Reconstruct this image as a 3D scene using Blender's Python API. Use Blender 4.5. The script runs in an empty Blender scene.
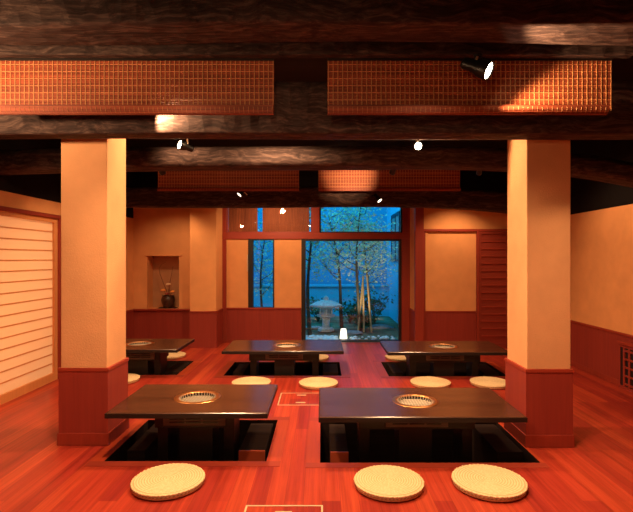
import bpy, bmesh, math, random
from mathutils import Vector, Matrix, noise

S = bpy.context.scene
C = S.collection
PI = math.pi
CAM_H, FOC, VX, VY = 1.5, 480.0, 322.0, 258.0


# ------------------------------------------------------------------ materials
def new_mat(name):
    m = bpy.data.materials.new(name)
    m.use_nodes = True
    nt = m.node_tree
    b = nt.nodes['Principled BSDF']
    return m, nt, b


def nd(nt, t, **kw):
    n = nt.nodes.new(t)
    for k, v in kw.items():
        if k in n.inputs:
            n.inputs[k].default_value = v
        else:
            setattr(n, k, v)
    return n


def rgba(c):
    return (c[0], c[1], c[2], 1.0)


def ramp(nt, stops):
    r = nt.nodes.new('ShaderNodeValToRGB')
    e = r.color_ramp.elements
    while len(e) < len(stops):
        e.new(0.5)
    for i, (p, c) in enumerate(stops):
        e[i].position = p
        e[i].color = rgba(c)
    return r


def coords(nt, scale=(1, 1, 1), rot=(0, 0, 0)):
    tc = nt.nodes.new('ShaderNodeTexCoord')
    mp = nt.nodes.new('ShaderNodeMapping')
    mp.inputs['Scale'].default_value = scale
    mp.inputs['Rotation'].default_value = rot
    nt.links.new(tc.outputs['Object'], mp.inputs['Vector'])
    return mp


def plain(name, col, rough=0.5, metal=0.0, var=0.12, vscale=8.0, bump=0.0, bscale=60.0, spec=0.5):
    m, nt, b = new_mat(name)
    mp = coords(nt)
    n = nd(nt, 'ShaderNodeTexNoise', Scale=vscale, Detail=4.0)
    nt.links.new(mp.outputs[0], n.inputs['Vector'])
    r = ramp(nt, [(0.3, [c * (1 - var) for c in col]), (0.7, [min(1, c * (1 + var)) for c in col])])
    nt.links.new(n.outputs['Fac'], r.inputs[0])
    nt.links.new(r.outputs[0], b.inputs['Base Color'])
    b.inputs['Roughness'].default_value = rough
    b.inputs['Metallic'].default_value = metal
    b.inputs['Specular IOR Level'].default_value = spec
    if bump:
        n2 = nd(nt, 'ShaderNodeTexNoise', Scale=bscale, Detail=5.0)
        nt.links.new(mp.outputs[0], n2.inputs['Vector'])
        bp = nd(nt, 'ShaderNodeBump', Strength=bump, Distance=0.01)
        nt.links.new(n2.outputs['Fac'], bp.inputs['Height'])
        nt.links.new(bp.outputs[0], b.inputs['Normal'])
    return m


def wood(name, dark, light, axis='x', rough=0.4, fine=40.0, spec=0.5, bump=0.1, stretch=0.04, blotch=0.35):
    m, nt, b = new_mat(name)
    sc = {'x': (stretch, 1, 1), 'y': (1, stretch, 1), 'z': (1, 1, stretch)}[axis]
    mp = coords(nt, sc)
    n = nd(nt, 'ShaderNodeTexNoise', Scale=fine, Detail=6.0, Roughness=0.65, Distortion=0.4)
    nt.links.new(mp.outputs[0], n.inputs['Vector'])
    n2 = nd(nt, 'ShaderNodeTexNoise', Scale=fine * 0.08, Detail=3.0, Distortion=0.8)
    nt.links.new(mp.outputs[0], n2.inputs['Vector'])
    mx = nd(nt, 'ShaderNodeMix', data_type='FLOAT')
    mx.inputs[0].default_value = blotch
    nt.links.new(n.outputs['Fac'], mx.inputs[2])
    nt.links.new(n2.outputs['Fac'], mx.inputs[3])
    r = ramp(nt, [(0.32, dark), (0.68, light)])
    nt.links.new(mx.outputs[0], r.inputs[0])
    nt.links.new(r.outputs[0], b.inputs['Base Color'])
    b.inputs['Roughness'].default_value = rough
    b.inputs['Specular IOR Level'].default_value = spec
    if bump:
        bp = nd(nt, 'ShaderNodeBump', Strength=bump, Distance=0.01)
        nt.links.new(n.outputs['Fac'], bp.inputs['Height'])
        nt.links.new(bp.outputs[0], b.inputs['Normal'])
    return m


def emit(name, col, strength):
    m, nt, b = new_mat(name)
    b.inputs['Base Color'].default_value = rgba(col)
    b.inputs['Emission Color'].default_value = rgba(col)
    b.inputs['Emission Strength'].default_value = strength
    return m


def floor_mat():
    m, nt, b = new_mat('floor_boards')
    mp = coords(nt, (1, 1, 1), (0, 0, PI / 2))
    br = nd(nt, 'ShaderNodeTexBrick')
    br.offset = 0.37
    br.offset_frequency = 2
    br.inputs['Color1'].default_value = (0, 0, 0, 1)
    br.inputs['Color2'].default_value = (1, 1, 1, 1)
    br.inputs['Mortar'].default_value = (0.5, 0.5, 0.5, 1)
    br.inputs['Scale'].default_value = 1.0
    br.inputs['Mortar Size'].default_value = 0.0012
    br.inputs['Brick Width'].default_value = 1.25
    br.inputs['Row Height'].default_value = 0.115
    nt.links.new(mp.outputs[0], br.inputs['Vector'])
    # grain, stretched along the boards
    mg = coords(nt, (1, 0.025, 1))
    g = nd(nt, 'ShaderNodeTexNoise', Scale=85.0, Detail=6.0, Roughness=0.75)
    nt.links.new(mg.outputs[0], g.inputs['Vector'])
    g2 = nd(nt, 'ShaderNodeTexNoise', Scale=30.0, Detail=5.0, Roughness=0.7)
    nt.links.new(mg.outputs[0], g2.inputs['Vector'])
    r = ramp(nt, [(0.05, (0.25, 0.022, 0.019)), (0.35, (0.37, 0.037, 0.023)), (0.62, (0.47, 0.054, 0.027)), (0.92, (0.60, 0.095, 0.036))])
    sep = nd(nt, 'ShaderNodeMix', data_type='FLOAT')
    sep.inputs[0].default_value = 0.45
    nt.links.new(br.outputs['Color'], sep.inputs[2])
    nt.links.new(g.outputs['Fac'], sep.inputs[3])
    nt.links.new(sep.outputs[0], r.inputs[0])
    mul = nd(nt, 'ShaderNodeMix', data_type='RGBA', blend_type='MULTIPLY')
    mul.inputs[0].default_value = 1.0
    r2 = ramp(nt, [(0.32, (0.60, 0.50, 0.52)), (0.66, (1.06, 1.10, 1.08))])
    nt.links.new(g2.outputs['Fac'], r2.inputs[0])
    nt.links.new(r.outputs[0], mul.inputs[6])
    nt.links.new(r2.outputs[0], mul.inputs[7])
    mor = nd(nt, 'ShaderNodeMix', data_type='RGBA')
    nt.links.new(br.outputs['Fac'], mor.inputs[0])
    nt.links.new(mul.outputs[2], mor.inputs[6])
    mor.inputs[7].default_value = (0.22, 0.028, 0.010, 1)
    nt.links.new(mor.outputs[2], b.inputs['Base Color'])
    b.inputs['Roughness'].default_value = 0.34
    b.inputs['Specular IOR Level'].default_value = 0.3
    bp = nd(nt, 'ShaderNodeBump', Strength=0.15, Distance=0.004)
    bp.invert = True
    nt.links.new(br.outputs['Fac'], bp.inputs['Height'])
    nt.links.new(bp.outputs[0], b.inputs['Normal'])
    return m


def beam_mat():
    m, nt, b = new_mat('old_smoked_beam')
    mp = coords(nt, (0.06, 1, 1))
    mw = coords(nt, (1, 1, 1))
    w = nd(nt, 'ShaderNodeTexNoise', Scale=2.2, Detail=2.0)
    nt.links.new(mw.outputs[0], w.inputs['Vector'])
    add = nd(nt, 'ShaderNodeMix', data_type='RGBA', blend_type='LINEAR_LIGHT')
    add.inputs[0].default_value = 0.10
    nt.links.new(mp.outputs[0], add.inputs[6])
    nt.links.new(w.outputs['Color'], add.inputs[7])
    n = nd(nt, 'ShaderNodeTexNoise', Scale=38.0, Detail=7.0, Roughness=0.7)
    nt.links.new(add.outputs[2], n.inputs['Vector'])
    r = ramp(nt, [(0.30, (0.012, 0.008, 0.008)), (0.5, (0.050, 0.031, 0.027)), (0.72, (0.150, 0.098, 0.080))])
    nt.links.new(n.outputs['Fac'], r.inputs[0])
    # adze marks: slanted shallow facets
    ma = coords(nt, (9, 14, 5), (0.3, 0.2, 0.6))
    v = nd(nt, 'ShaderNodeTexVoronoi', Scale=1.0)
    v.inputs['Randomness'].default_value = 0.8
    nt.links.new(ma.outputs[0], v.inputs['Vector'])
    b1 = nd(nt, 'ShaderNodeBump', Strength=0.45, Distance=0.02)
    nt.links.new(v.outputs['Distance'], b1.inputs['Height'])
    b2 = nd(nt, 'ShaderNodeBump', Strength=0.5, Distance=0.01)
    nt.links.new(n.outputs['Fac'], b2.inputs['Height'])
    nt.links.new(b1.outputs[0], b2.inputs['Normal'])
    nt.links.new(b2.outputs[0], b.inputs['Normal'])
    nt.links.new(r.outputs[0], b.inputs['Base Color'])
    b.inputs['Roughness'].default_value = 0.75
    b.inputs['Specular IOR Level'].default_value = 0.15
    return m


def glass_mat():
    m, nt, b = new_mat('window_glass')
    nt.nodes.remove(b)
    out = nt.nodes['Material Output']
    tr = nd(nt, 'ShaderNodeBsdfTransparent')
    tr.inputs['Color'].default_value = (0.93, 0.97, 0.97, 1)
    gl = nd(nt, 'ShaderNodeBsdfGlossy')
    gl.inputs['Roughness'].default_value = 0.0
    fr = nd(nt, 'ShaderNodeFresnel', IOR=1.45)
    mx = nd(nt, 'ShaderNodeMixShader')
    nt.links.new(fr.outputs[0], mx.inputs[0])
    nt.links.new(tr.outputs[0], mx.inputs[1])
    nt.links.new(gl.outputs[0], mx.inputs[2])
    nt.links.new(mx.outputs[0], out.inputs['Surface'])
    return m


def paper_mat():
    m, nt, b = new_mat('shoji_paper')
    out = nt.nodes['Material Output']
    b.inputs['Base Color'].default_value = (0.85, 0.62, 0.39, 1)
    b.inputs['Roughness'].default_value = 0.8
    tl = nd(nt, 'ShaderNodeBsdfTranslucent')
    tl.inputs['Color'].default_value = (0.85, 0.62, 0.39, 1)
    mx = nd(nt, 'ShaderNodeMixShader')
    mx.inputs[0].default_value = 0.4
    nt.links.new(b.outputs[0], mx.inputs[1])
    nt.links.new(tl.outputs[0], mx.inputs[2])
    nt.links.new(mx.outputs[0], out.inputs['Surface'])
    return m


def straw_mat():
    m, nt, b = new_mat('woven_straw')
    mp = coords(nt)
    n = nd(nt, 'ShaderNodeTexNoise', Scale=90.0, Detail=3.0)
    nt.links.new(mp.outputs[0], n.inputs['Vector'])
    r = ramp(nt, [(0.3, (0.70, 0.53, 0.29)), (0.7, (0.86, 0.68, 0.41))])
    nt.links.new(n.outputs['Fac'], r.inputs[0])
    w = nd(nt, 'ShaderNodeTexWave', wave_type='RINGS', rings_direction='Z', Scale=19.3, Distortion=0.6)
    w.inputs['Detail Scale'].default_value = 3.0
    nt.links.new(mp.outputs[0], w.inputs['Vector'])
    r2 = ramp(nt, [(0.05, (0.66, 0.56, 0.44)), (0.45, (1.0, 1.0, 1.0))])
    nt.links.new(w.outputs['Fac'], r2.inputs[0])
    mul = nd(nt, 'ShaderNodeMix', data_type='RGBA', blend_type='MULTIPLY')
    mul.inputs[0].default_value = 0.75
    nt.links.new(r.outputs[0], mul.inputs[6])
    nt.links.new(r2.outputs[0], mul.inputs[7])
    nt.links.new(mul.outputs[2], b.inputs['Base Color'])
    b.inputs['Roughness'].default_value = 0.8
    b.inputs['Specular IOR Level'].default_value = 0.2
    return m


M = {
    'floor': floor_mat(),
    'border': wood('border_boards', (0.34, 0.040, 0.015), (0.52, 0.072, 0.024), 'y', 0.4, 30, 0.4, 0.0),
    'plaster': plain('ochre_plaster', (0.78, 0.375, 0.150), 0.9, var=0.06, vscale=5, bump=0.25, bscale=120, spec=0.1),
    'pillar': plain('pale_ochre_plaster', (0.71, 0.385, 0.19), 0.9, var=0.05, vscale=5, bump=0.35, bscale=90, spec=0.1),
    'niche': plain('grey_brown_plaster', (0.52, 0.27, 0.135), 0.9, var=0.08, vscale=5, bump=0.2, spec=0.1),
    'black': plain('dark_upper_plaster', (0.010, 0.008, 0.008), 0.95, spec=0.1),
    'wains': wood('red_wood_panel', (0.235, 0.032, 0.023), (0.325, 0.047, 0.030), 'z', 0.45, 26, 0.35, 0.0),
    'rail': wood('red_wood_rail', (0.27, 0.034, 0.019), (0.37, 0.052, 0.026), 'x', 0.4, 30, 0.4, 0.0),
    'post': wood('red_wood_post', (0.25, 0.033, 0.020), (0.34, 0.049, 0.027), 'z', 0.4, 30, 0.4, 0.0),
    'beam': beam_mat(),
    'ceil': wood('dark_ceiling_boards', (0.012, 0.009, 0.008), (0.026, 0.018, 0.015), 'x', 0.8, 20, 0.1, 0.0),
    'table': wood('dark_table_wood', (0.040, 0.015, 0.008), (0.105, 0.042, 0.021), 'x', 0.24, 45, 0.5, 0.03),
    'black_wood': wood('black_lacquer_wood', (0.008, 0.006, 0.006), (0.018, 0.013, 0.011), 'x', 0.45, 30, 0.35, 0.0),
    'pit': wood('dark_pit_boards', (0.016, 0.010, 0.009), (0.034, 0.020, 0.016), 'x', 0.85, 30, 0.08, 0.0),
    'step': wood('lit_step_front', (0.50, 0.085, 0.036), (0.62, 0.115, 0.045), 'x', 0.45, 30, 0.4, 0.0),  # ledge front, brightened in colour as if catching light
    'brass': plain('warm_copper_brass', (0.80, 0.38, 0.14), 0.30, 1.0, var=0.05),
    'steel': plain('grill_steel', (0.86, 0.78, 0.64), 0.35, 0.55, var=0.05),
    'soot': plain('sooty_iron', (0.020, 0.017, 0.015), 0.5, 0.3),
    'straw': straw_mat(),
    'rope': plain('straw_rope', (0.78, 0.60, 0.34), 0.85, var=0.3, vscale=120, spec=0.2),
    'stitch': plain('brown_stitching', (0.24, 0.10, 0.05), 0.85),
    'slat': wood('blind_slats', (0.10, 0.020, 0.012), (0.50, 0.115, 0.045), 'x', 0.5, 75, 0.3, 0.0, 0.012, 0.2),
    'string': plain('blind_strings', (0.52, 0.24, 0.09), 0.7),
    'accent': plain('pale_blind_slats', (0.62, 0.20, 0.075), 0.6),
    'ventmetal': plain('brown_black_vent', (0.095, 0.062, 0.050), 0.5),
    'lampblack': plain('black_lamp_metal', (0.015, 0.014, 0.014), 0.35, 0.4),
    'bulb': emit('lit_lamp_glass', (1.0, 0.86, 0.62), 22.0),
    'glint': emit('dim_lamp_glass', (1.0, 0.80, 0.60), 2.2),
    'brassline': plain('pale_hatch_metal', (0.80, 0.62, 0.42), 0.45, 0.4),
    'frame': plain('black_window_frame', (0.012, 0.012, 0.013), 0.4),
    'glass': glass_mat(),
    'paper': paper_mat(),
    'shojiwood': wood('pale_shoji_wood', (0.60, 0.24, 0.085), (0.74, 0.32, 0.11), 'z', 0.5, 30, 0.3, 0.0),
    'darkshoji': wood('dark_red_slat_wood', (0.22, 0.030, 0.018), (0.30, 0.044, 0.024), 'x', 0.5, 30, 0.3, 0.0),
    'reed': wood('brown_reed_screen', (0.20, 0.045, 0.022), (0.55, 0.140, 0.055), 'z', 0.6, 60, 0.2, 0.0),
    'stone': plain('grey_stone', (0.80, 0.84, 0.86), 0.85, var=0.2, vscale=30, bump=0.4, bscale=40),
    'darkstone': plain('dark_grey_stone', (0.24, 0.26, 0.27), 0.85, var=0.25, vscale=20, bump=0.4, bscale=30),
    'pebble': plain('white_cobbles', (0.75, 0.77, 0.78), 0.8, var=0.2, vscale=15),
    'gwall': plain('garden_wall_render', (0.05, 0.36, 0.56), 0.9, var=0.05, vscale=2, spec=0.1),  # blue of the evening light put into the wall colour
    'gwall2': plain('low_wall_render', (0.12, 0.52, 0.72), 0.9, var=0.06, vscale=3, spec=0.1),  # paler version, also tinted with the blue evening light
    'soil': plain('mossy_soil', (0.17, 0.15, 0.09), 0.95, var=0.5, vscale=3, bump=0.6, bscale=20, spec=0.1),
    'bark': plain('tree_bark', (0.11, 0.085, 0.06), 0.9, var=0.3, vscale=25, spec=0.1),
    'leafa': plain('pale_leaves', (0.55, 0.68, 0.42), 0.6, var=0.3, vscale=6),
    'leafb': plain('deep_green_leaves', (0.06, 0.17, 0.08), 0.6, var=0.4, vscale=6),
    'bamboo': plain('tan_bamboo', (0.60, 0.36, 0.16), 0.55, var=0.2, vscale=10),
    'pot': plain('dark_glazed_pot', (0.060, 0.026, 0.016), 0.35, var=0.3, vscale=20),
    'petal_o': plain('orange_petals', (0.85, 0.36, 0.08), 0.7),
    'petal_w': plain('cream_petals', (0.85, 0.68, 0.42), 0.7),
    'petal_r': plain('dull_red_petals', (0.34, 0.06, 0.04), 0.7),
    'twig': plain('brown_twig', (0.20, 0.085, 0.045), 0.8),
    'lampshade': emit('lit_paper_shade', (1.0, 0.83, 0.62), 1.3),
}


# ------------------------------------------------------------------ mesh builder
class MB:
    def __init__(self):
        self.v, self.f, self.s = [], [], []

    def _add(self, vs, fs, smooth=False):
        o = len(self.v)
        self.v += [tuple(v) for v in vs]
        for f in fs:
            self.f.append([i + o for i in f])
            self.s.append(smooth)

    def box(self, x0, x1, y0, y1, z0, z1):
        vs = [(x0, y0, z0), (x1, y0, z0), (x1, y1, z0), (x0, y1, z0), (x0, y0, z1), (x1, y0, z1), (x1, y1, z1), (x0, y1, z1)]
        self._add(vs, [(3, 2, 1, 0), (4, 5, 6, 7), (0, 1, 5, 4), (1, 2, 6, 5), (2, 3, 7, 6), (3, 0, 4, 7)])
        return self

    def loops(self, loops, close=False, cap0=True, cap1=True, smooth=True):
        n = len(loops[0])
        vs = [p for lp in loops for p in lp]
        fs = []
        L = len(loops)
        for i in range(L if close else L - 1):
            j = (i + 1) % L
            for k in range(n):
                k2 = (k + 1) % n
                fs.append((i * n + k, i * n + k2, j * n + k2, j * n + k))
        self._add(vs, fs, smooth)
        if not close:
            if cap0:
                self._add(loops[0], [list(range(n - 1, -1, -1))], False)
            if cap1:
                self._add(loops[-1], [list(range(n))], False)
        return self

    def lathe(self, prof, seg=32, center=(0, 0, 0), mat=None, smooth=True, close=False, caps=True):
        c = Vector(center)
        lps = []
        for r, z in prof:
            lp = []
            for k in range(seg):
                a = 2 * PI * k / seg
                p = Vector((r * math.cos(a), r * math.sin(a), z))
                if mat:
                    p = mat @ p
                lp.append(p + c)
            lps.append(lp)
        return self.loops(lps, close=close, cap0=caps, cap1=caps, smooth=smooth)

    def tube(self, pts, rad, seg=8, closed=False, smooth=True):
        pts = [Vector(p) for p in pts]
        n = len(pts)
        rads = rad if isinstance(rad, (list, tuple)) else [rad] * n
        lps = []
        up = None
        for i, p in enumerate(pts):
            if closed:
                t = pts[(i + 1) % n] - pts[i - 1]
            else:
                t = pts[min(i + 1, n - 1)] - pts[max(i - 1, 0)]
            t.normalize()
            if up is None:
                up = Vector((0, 0, 1)) if abs(t.z) < 0.9 else Vector((1, 0, 0))
            a = t.cross(up)
            if a.length < 1e-6:
                a = t.orthogonal()
            a.normalize()
            bb = a.cross(t)
            up = bb
            lps.append([p + rads[i] * (math.cos(2 * PI * k / seg) * a + math.sin(2 * PI * k / seg) * bb) for k in range(seg)])
        return self.loops(lps, close=closed, smooth=smooth)

    def ico(self, c, r, sub=2, squash=(1, 1, 1), rnd=None, jit=0.0):
        bm = bmesh.new()
        bmesh.ops.create_icosphere(bm, subdivisions=sub, radius=1)
        vs = []
        off = Vector((rnd.random() * 50, rnd.random() * 50, 0)) if rnd else Vector((0, 0, 0))
        for v in bm.verts:
            q = v.co.copy()
            if jit:
                q *= 1 + jit * noise.noise(q * 1.7 + off)
            vs.append((c[0] + q.x * r * squash[0], c[1] + q.y * r * squash[1], c[2] + q.z * r * squash[2]))
        fs = [[v.index for v in f.verts] for f in bm.faces]
        bm.free()
        self._add(vs, fs, True)
        return self

    def build(self, name, mat, parent=None, bevel=0.0, kind=None, loc=None):
        me = bpy.data.meshes.new(name)
        me.from_pydata(self.v, [], self.f)
        me.polygons.foreach_set('use_smooth', self.s)
        bm = bmesh.new()
        bm.from_mesh(me)
        bmesh.ops.recalc_face_normals(bm, faces=bm.faces)
        bm.to_mesh(me)
        bm.free()
        me.materials.append(M[mat])
        o = bpy.data.objects.new(name, me)
        C.objects.link(o)
        if parent is not None:
            o.parent = parent
        if loc:
            o.location = loc
        if bevel:
            bv = o.modifiers.new('edge', 'BEVEL')
            bv.width = bevel
            bv.segments = 2
            bv.limit_method = 'ANGLE'
        if kind:
            o['kind'] = kind
        return o


def bx(*a):
    return MB().box(*a)


def tag(o, label=None, cat=None, group=None, kind=None):
    if label:
        o['label'] = label
    if cat:
        o['category'] = cat
    if group:
        o['group'] = group
    if kind:
        o['kind'] = kind
    return o


def thing(name, label, cat, loc=(0, 0, 0), group=None, rz=0.0):
    o = bpy.data.objects.new(name, None)
    o.empty_display_size = 0.1
    C.objects.link(o)
    o.location = loc
    o.rotation_euler = (0, 0, rz)
    return tag(o, label, cat, group)


def struct(o, label=None, cat=None):
    o['kind'] = 'structure'
    return tag(o, label, cat)


def copy_tree(o, parent=None):
    c = o.copy()
    C.objects.link(c)
    if parent is not None:
        c.parent = parent
    for ch in list(o.children):
        copy_tree(ch, c)
    return c


def px(u, v, d):
    """world point that the photo shows at (u, v) if it stands at depth d"""
    return Vector(((u - VX) * d / FOC, d, CAM_H + (VY - v) * d / FOC))


# ------------------------------------------------------------------ floor with the sunken leg pits
XL, XR = -3.28, 3.5
PITS = [(-1.607, -0.41, 3.538, 4.44), (-0.015, 1.60, 3.512, 4.42), (-3.06, -1.86, 6.15, 7.0), (-1.255, 0.25, 6.11, 6.91), (0.848, 2.36, 6.08, 6.92)]
xs = sorted({XL, XR} | {p[0] for p in PITS} | {p[1] for p in PITS})
ys = sorted({-1.6, 8.56} | {p[2] for p in PITS} | {p[3] for p in PITS})
mb = MB()
for i in range(len(xs) - 1):
    for j in range(len(ys) - 1):
        cx, cy = (xs[i] + xs[i + 1]) / 2, (ys[j] + ys[j + 1]) / 2
        if any(p[0] < cx < p[1] and p[2] < cy < p[3] for p in PITS):
            continue
        mb._add([(xs[i], ys[j], 0), (xs[i + 1], ys[j], 0), (xs[i + 1], ys[j + 1], 0), (xs[i], ys[j + 1], 0)], [(0, 1, 2, 3)])
struct(mb.build('floor', 'floor'), 'red wooden board floor with sunken leg pits', 'floor')

PITNAMES = ['sunken leg pit under the front table beside the left pillar', 'sunken leg pit under the front table beside the right pillar',
            'sunken leg pit under the table near the flower niche', 'sunken leg pit under the table in front of the garden window',
            'sunken leg pit under the back table behind the right pillar']
for i, (x0, x1, y0, y1) in enumerate(PITS):
    D = 0.42
    mb = MB()
    t = 0.02
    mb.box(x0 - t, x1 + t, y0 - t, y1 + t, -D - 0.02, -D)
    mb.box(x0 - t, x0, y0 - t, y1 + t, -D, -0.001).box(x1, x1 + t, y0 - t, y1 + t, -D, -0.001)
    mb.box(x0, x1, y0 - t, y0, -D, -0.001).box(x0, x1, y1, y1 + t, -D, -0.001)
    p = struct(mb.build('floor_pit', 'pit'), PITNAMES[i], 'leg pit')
    w = 0.105
    b = MB()
    b.box(x0 - w, x0, y0, y1, 0.0, 0.0025).box(x1, x1 + (w if i != 1 else 0.03), y0, y1, 0.0, 0.0025)
    b.build('border_board', 'border', p)
    b = MB()
    b.box(x0 - w, x1 + (w if i != 1 else 0.03), y0 - w * 0.8, y0, 0.0, 0.0025).box(x0 - w, x1 + (w if i != 1 else 0.03), y1, y1 + w * 0.8, 0.0, 0.0025)
    b.build('border_board', 'rail', p)
    # low ledges at the two ends of the pit, coloured dark for shade
    for k, (a, c) in enumerate(((x0 + 0.08, x0 + 0.22), (x1 - 0.24, x1 - 0.035))):
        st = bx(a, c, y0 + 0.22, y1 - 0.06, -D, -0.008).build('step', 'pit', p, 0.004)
        if (i, k) in ((0, 1), (1, 0)):
            bx(a, c, y0 + 0.20, y0 + 0.22, -0.24, -0.003).build('lit_front', 'step', st, 0.002)  # brighter red piece: light on the ledge front put into colour

# ------------------------------------------------------------------ ceiling and walls
ZC = 3.2
struct(bx(XL - 0.3, XR + 0.3, -1.8, 8.9, ZC, ZC + 0.1).build('ceiling', 'ceil'))
WZ = 0.593     # wainscot height


def wains(parent, x0, x1, y0, y1, axis, z=WZ, ledge=0.012):
    """panelling, cap rail and baseboard standing a little proud of a wall"""
    bx(x0, x1, y0, y1, 0, z).build('wainscot', 'wains', parent)
    e = ledge
    if axis == 'x':      # wall that runs along x, seen from -y
        bx(x0, x1, y0 - e, y1, z, z + 0.026).build('cap_rail', 'rail', parent, 0.003)
        bx(x0, x1, y0 - 0.006, y1, 0, 0.065).build('baseboard', 'post', parent)
    else:
        s = 1 if axis == '+y' else -1    # room lies on the +x (or -x) side
        bx(*( (x0, x1 + e) if s > 0 else (x0 - e, x1)), y0, y1, z, z + 0.026).build('cap_rail', 'rail', parent, 0.003)
        bx(*( (x0, x1 + 0.006) if s > 0 else (x0 - 0.006, x1)), y0, y1, 0, 0.065).build('baseboard', 'post', parent)


# left wall, with the opening of the paper screen
ZL = 2.19
mb = MB()
T = 0.12
mb.box(XL - T, XL, -1.6, 4.28, 0, ZL).box(XL - T, XL, 4.28, 6.03, 2.03, ZL).box(XL - T, XL, 6.03, 8.4, 0, ZL)
wl = struct(mb.build('wall_left', 'plaster'))
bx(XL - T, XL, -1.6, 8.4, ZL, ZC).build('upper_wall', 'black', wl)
wains(wl, XL, XL + 0.012, 6.03, 8.34, '+y')
wains(wl, XL, XL + 0.012, -1.6, 4.2, '+y')
bx(XL - T, XL + 0.02, 5.945, 6.03, 0, 2.03).build('post', 'post', wl, 0.003)
bx(XL - T, XL + 0.02, 4.2, 4.28, 0, 2.03).build('post', 'post', wl, 0.003)
bx(XL - T, XL + 0.025, 4.2, 6.03, 1.985, 2.03).build('head_rail', 'darkshoji', wl, 0.003)
# paper screen: frame, paper, laths
sh = struct(bx(XL - 0.03, XL + 0.005, 5.875, 5.945, 0.0, 1.985).box(XL - 0.03, XL + 0.005, 4.28, 4.35, 0, 1.985)
            .box(XL - 0.03, XL + 0.005, 4.35, 5.875, 1.935, 1.985).box(XL - 0.03, XL + 0.005, 4.35, 5.875, 0, 0.095).build('door_1', 'shojiwood'),
            'pale paper sliding screen with horizontal laths in the left wall', 'sliding screen')
bx(XL - 0.022, XL - 0.020, 4.35, 5.875, 0.095, 1.935).build('paper', 'paper', sh)
mb = MB()
nl = 16
for k in range(1, nl):
    z = 0.095 + (1.935 - 0.095) * k / nl
    mb.box(XL - 0.0198, XL - 0.015, 4.35, 5.875, z - 0.007, z + 0.007)
mb.build('lath', 'shojiwood', sh)

# right wall
ZR = 2.11
wr = struct(bx(XR, XR + T, -1.6, 8.2, 0, ZR).build('wall_right', 'plaster'))
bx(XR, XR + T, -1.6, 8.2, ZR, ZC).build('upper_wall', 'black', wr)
wains(wr, XR - 0.012, XR, -1.6, 7.99, '-y', 0.605)

# wall behind the camera
wf = struct(bx(XL - T, XR + T, -1.72, -1.6, 0, ZC).build('wall_front', 'plaster'))
wains(wf, XL, XR, -1.6, -1.588, 'x')

# back left: wall with the flower niche (depth 8.35) and a projecting column (depth 8.0)
YN = 8.35
nx0, nx1, nz0, nz1 = -3.043, -2.487, 0.615, 1.535
mb = MB()
ZU = 2.40
mb.box(XL, nx0, YN, YN + 0.28, 0, ZU).box(nx1, -1.767, YN, YN + 0.28, 0, ZU)
mb.box(nx0, nx1, YN, YN + 0.28, nz1, ZU).box(nx0, nx1, YN, YN + 0.28, 0, nz0)
wbl = struct(mb.build('wall_back_left', 'plaster'))
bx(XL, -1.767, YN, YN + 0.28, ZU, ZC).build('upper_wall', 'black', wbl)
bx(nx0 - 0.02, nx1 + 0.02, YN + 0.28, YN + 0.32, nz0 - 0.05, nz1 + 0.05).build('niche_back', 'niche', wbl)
wains(wbl, XL + 0.012, -2.2, YN - 0.012, YN, 'x', WZ, 0.05)
bx(nx0 - 0.035, nx1 + 0.05, YN - 0.02, YN + 0.015, nz1, nz1 + 0.03).build('niche_lintel', 'plaster', wbl, 0.003)
col = struct(bx(-2.2, -1.767, 8.0, YN, 0, ZU).build('wall_column', 'plaster'))
bx(-2.2, -1.767, 8.0, YN, ZU, ZC).build('upper_wall', 'black', col)
bx(-2.205, -1.755, 7.988, 8.0, 0, WZ).build('wainscot', 'wains', col)
bx(-2.205, -1.755, 7.976, 8.0, WZ, WZ + 0.024).build('cap_rail', 'rail', col, 0.003)
bx(-1.767, -1.755, 8.0, 8.5, 0, WZ).build('wainscot', 'wains', col)
bx(-1.767, -1.745, 7.976, 8.5, WZ, WZ + 0.024).build('cap_rail', 'rail', col, 0.003)
bx(-1.7672, -1.7665, 8.0, 8.54, WZ + 0.024, ZU).box(-1.90, -1.767, YN, 8.66, 0, ZC).build('return_wall', 'plaster', col)

# window wall (depth 8.54)
YW = 8.54
sw = FOC / YW


def wx(u):
    return (u - VX) / sw


def wz(v):
    return CAM_H + (VY - v) / sw


TW = 0.14
wax0, wax1 = wx(248.4), wx(274.3)     # slit window
waz0, waz1 = wz(308), 1.838
wbx0, wbx1 = wx(301.4), wx(401.4)     # large window
z_l0, z_l1 = 1.838, 1.95              # lintel
TZ = 2.52                             # transom top
mb = MB()
mb.box(-1.767, wax0, YW, YW + TW, 0, z_l0).box(wax1, wbx0, YW, YW + TW, 0, z_l0)
mb.box(wax0, wax1, YW, YW + TW, 0, waz0)
wb = struct(mb.build('wall_back', 'plaster'))
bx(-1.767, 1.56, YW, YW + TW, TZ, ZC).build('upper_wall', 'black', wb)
bx(-1.767, wbx0 - 0.005, YW - 0.012, YW, 0, WZ).build('wainscot', 'wains', wb)
bx(-1.767, wbx0 - 0.005, YW - 0.028, YW, WZ, WZ + 0.026).build('cap_rail', 'rail', wb, 0.003)
bx(-1.767, wbx0 - 0.005, YW - 0.018, YW, 0, 0.065).build('baseboard', 'post', wb)
bx(-1.767, wx(226.5), YW - 0.03, YW + TW, 0, TZ).build('post', 'post', wb, 0.003)
bx(-1.767, 1.56, YW - 0.035, YW + TW, z_l0, z_l1).build('lintel', 'rail', wb, 0.004)
bx(wbx1, 1.56, YW - 0.03, YW + TW, 0, z_l0).build('post', 'post', wb, 0.003)
bx(wx(312), wx(319.5), YW - 0.025, YW + TW, z_l1, TZ).build('post', 'post', wb, 0.003)
bx(wx(402.5), 1.56, YW - 0.025, YW + TW, z_l1, TZ).build('post', 'post', wb, 0.003)


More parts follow.
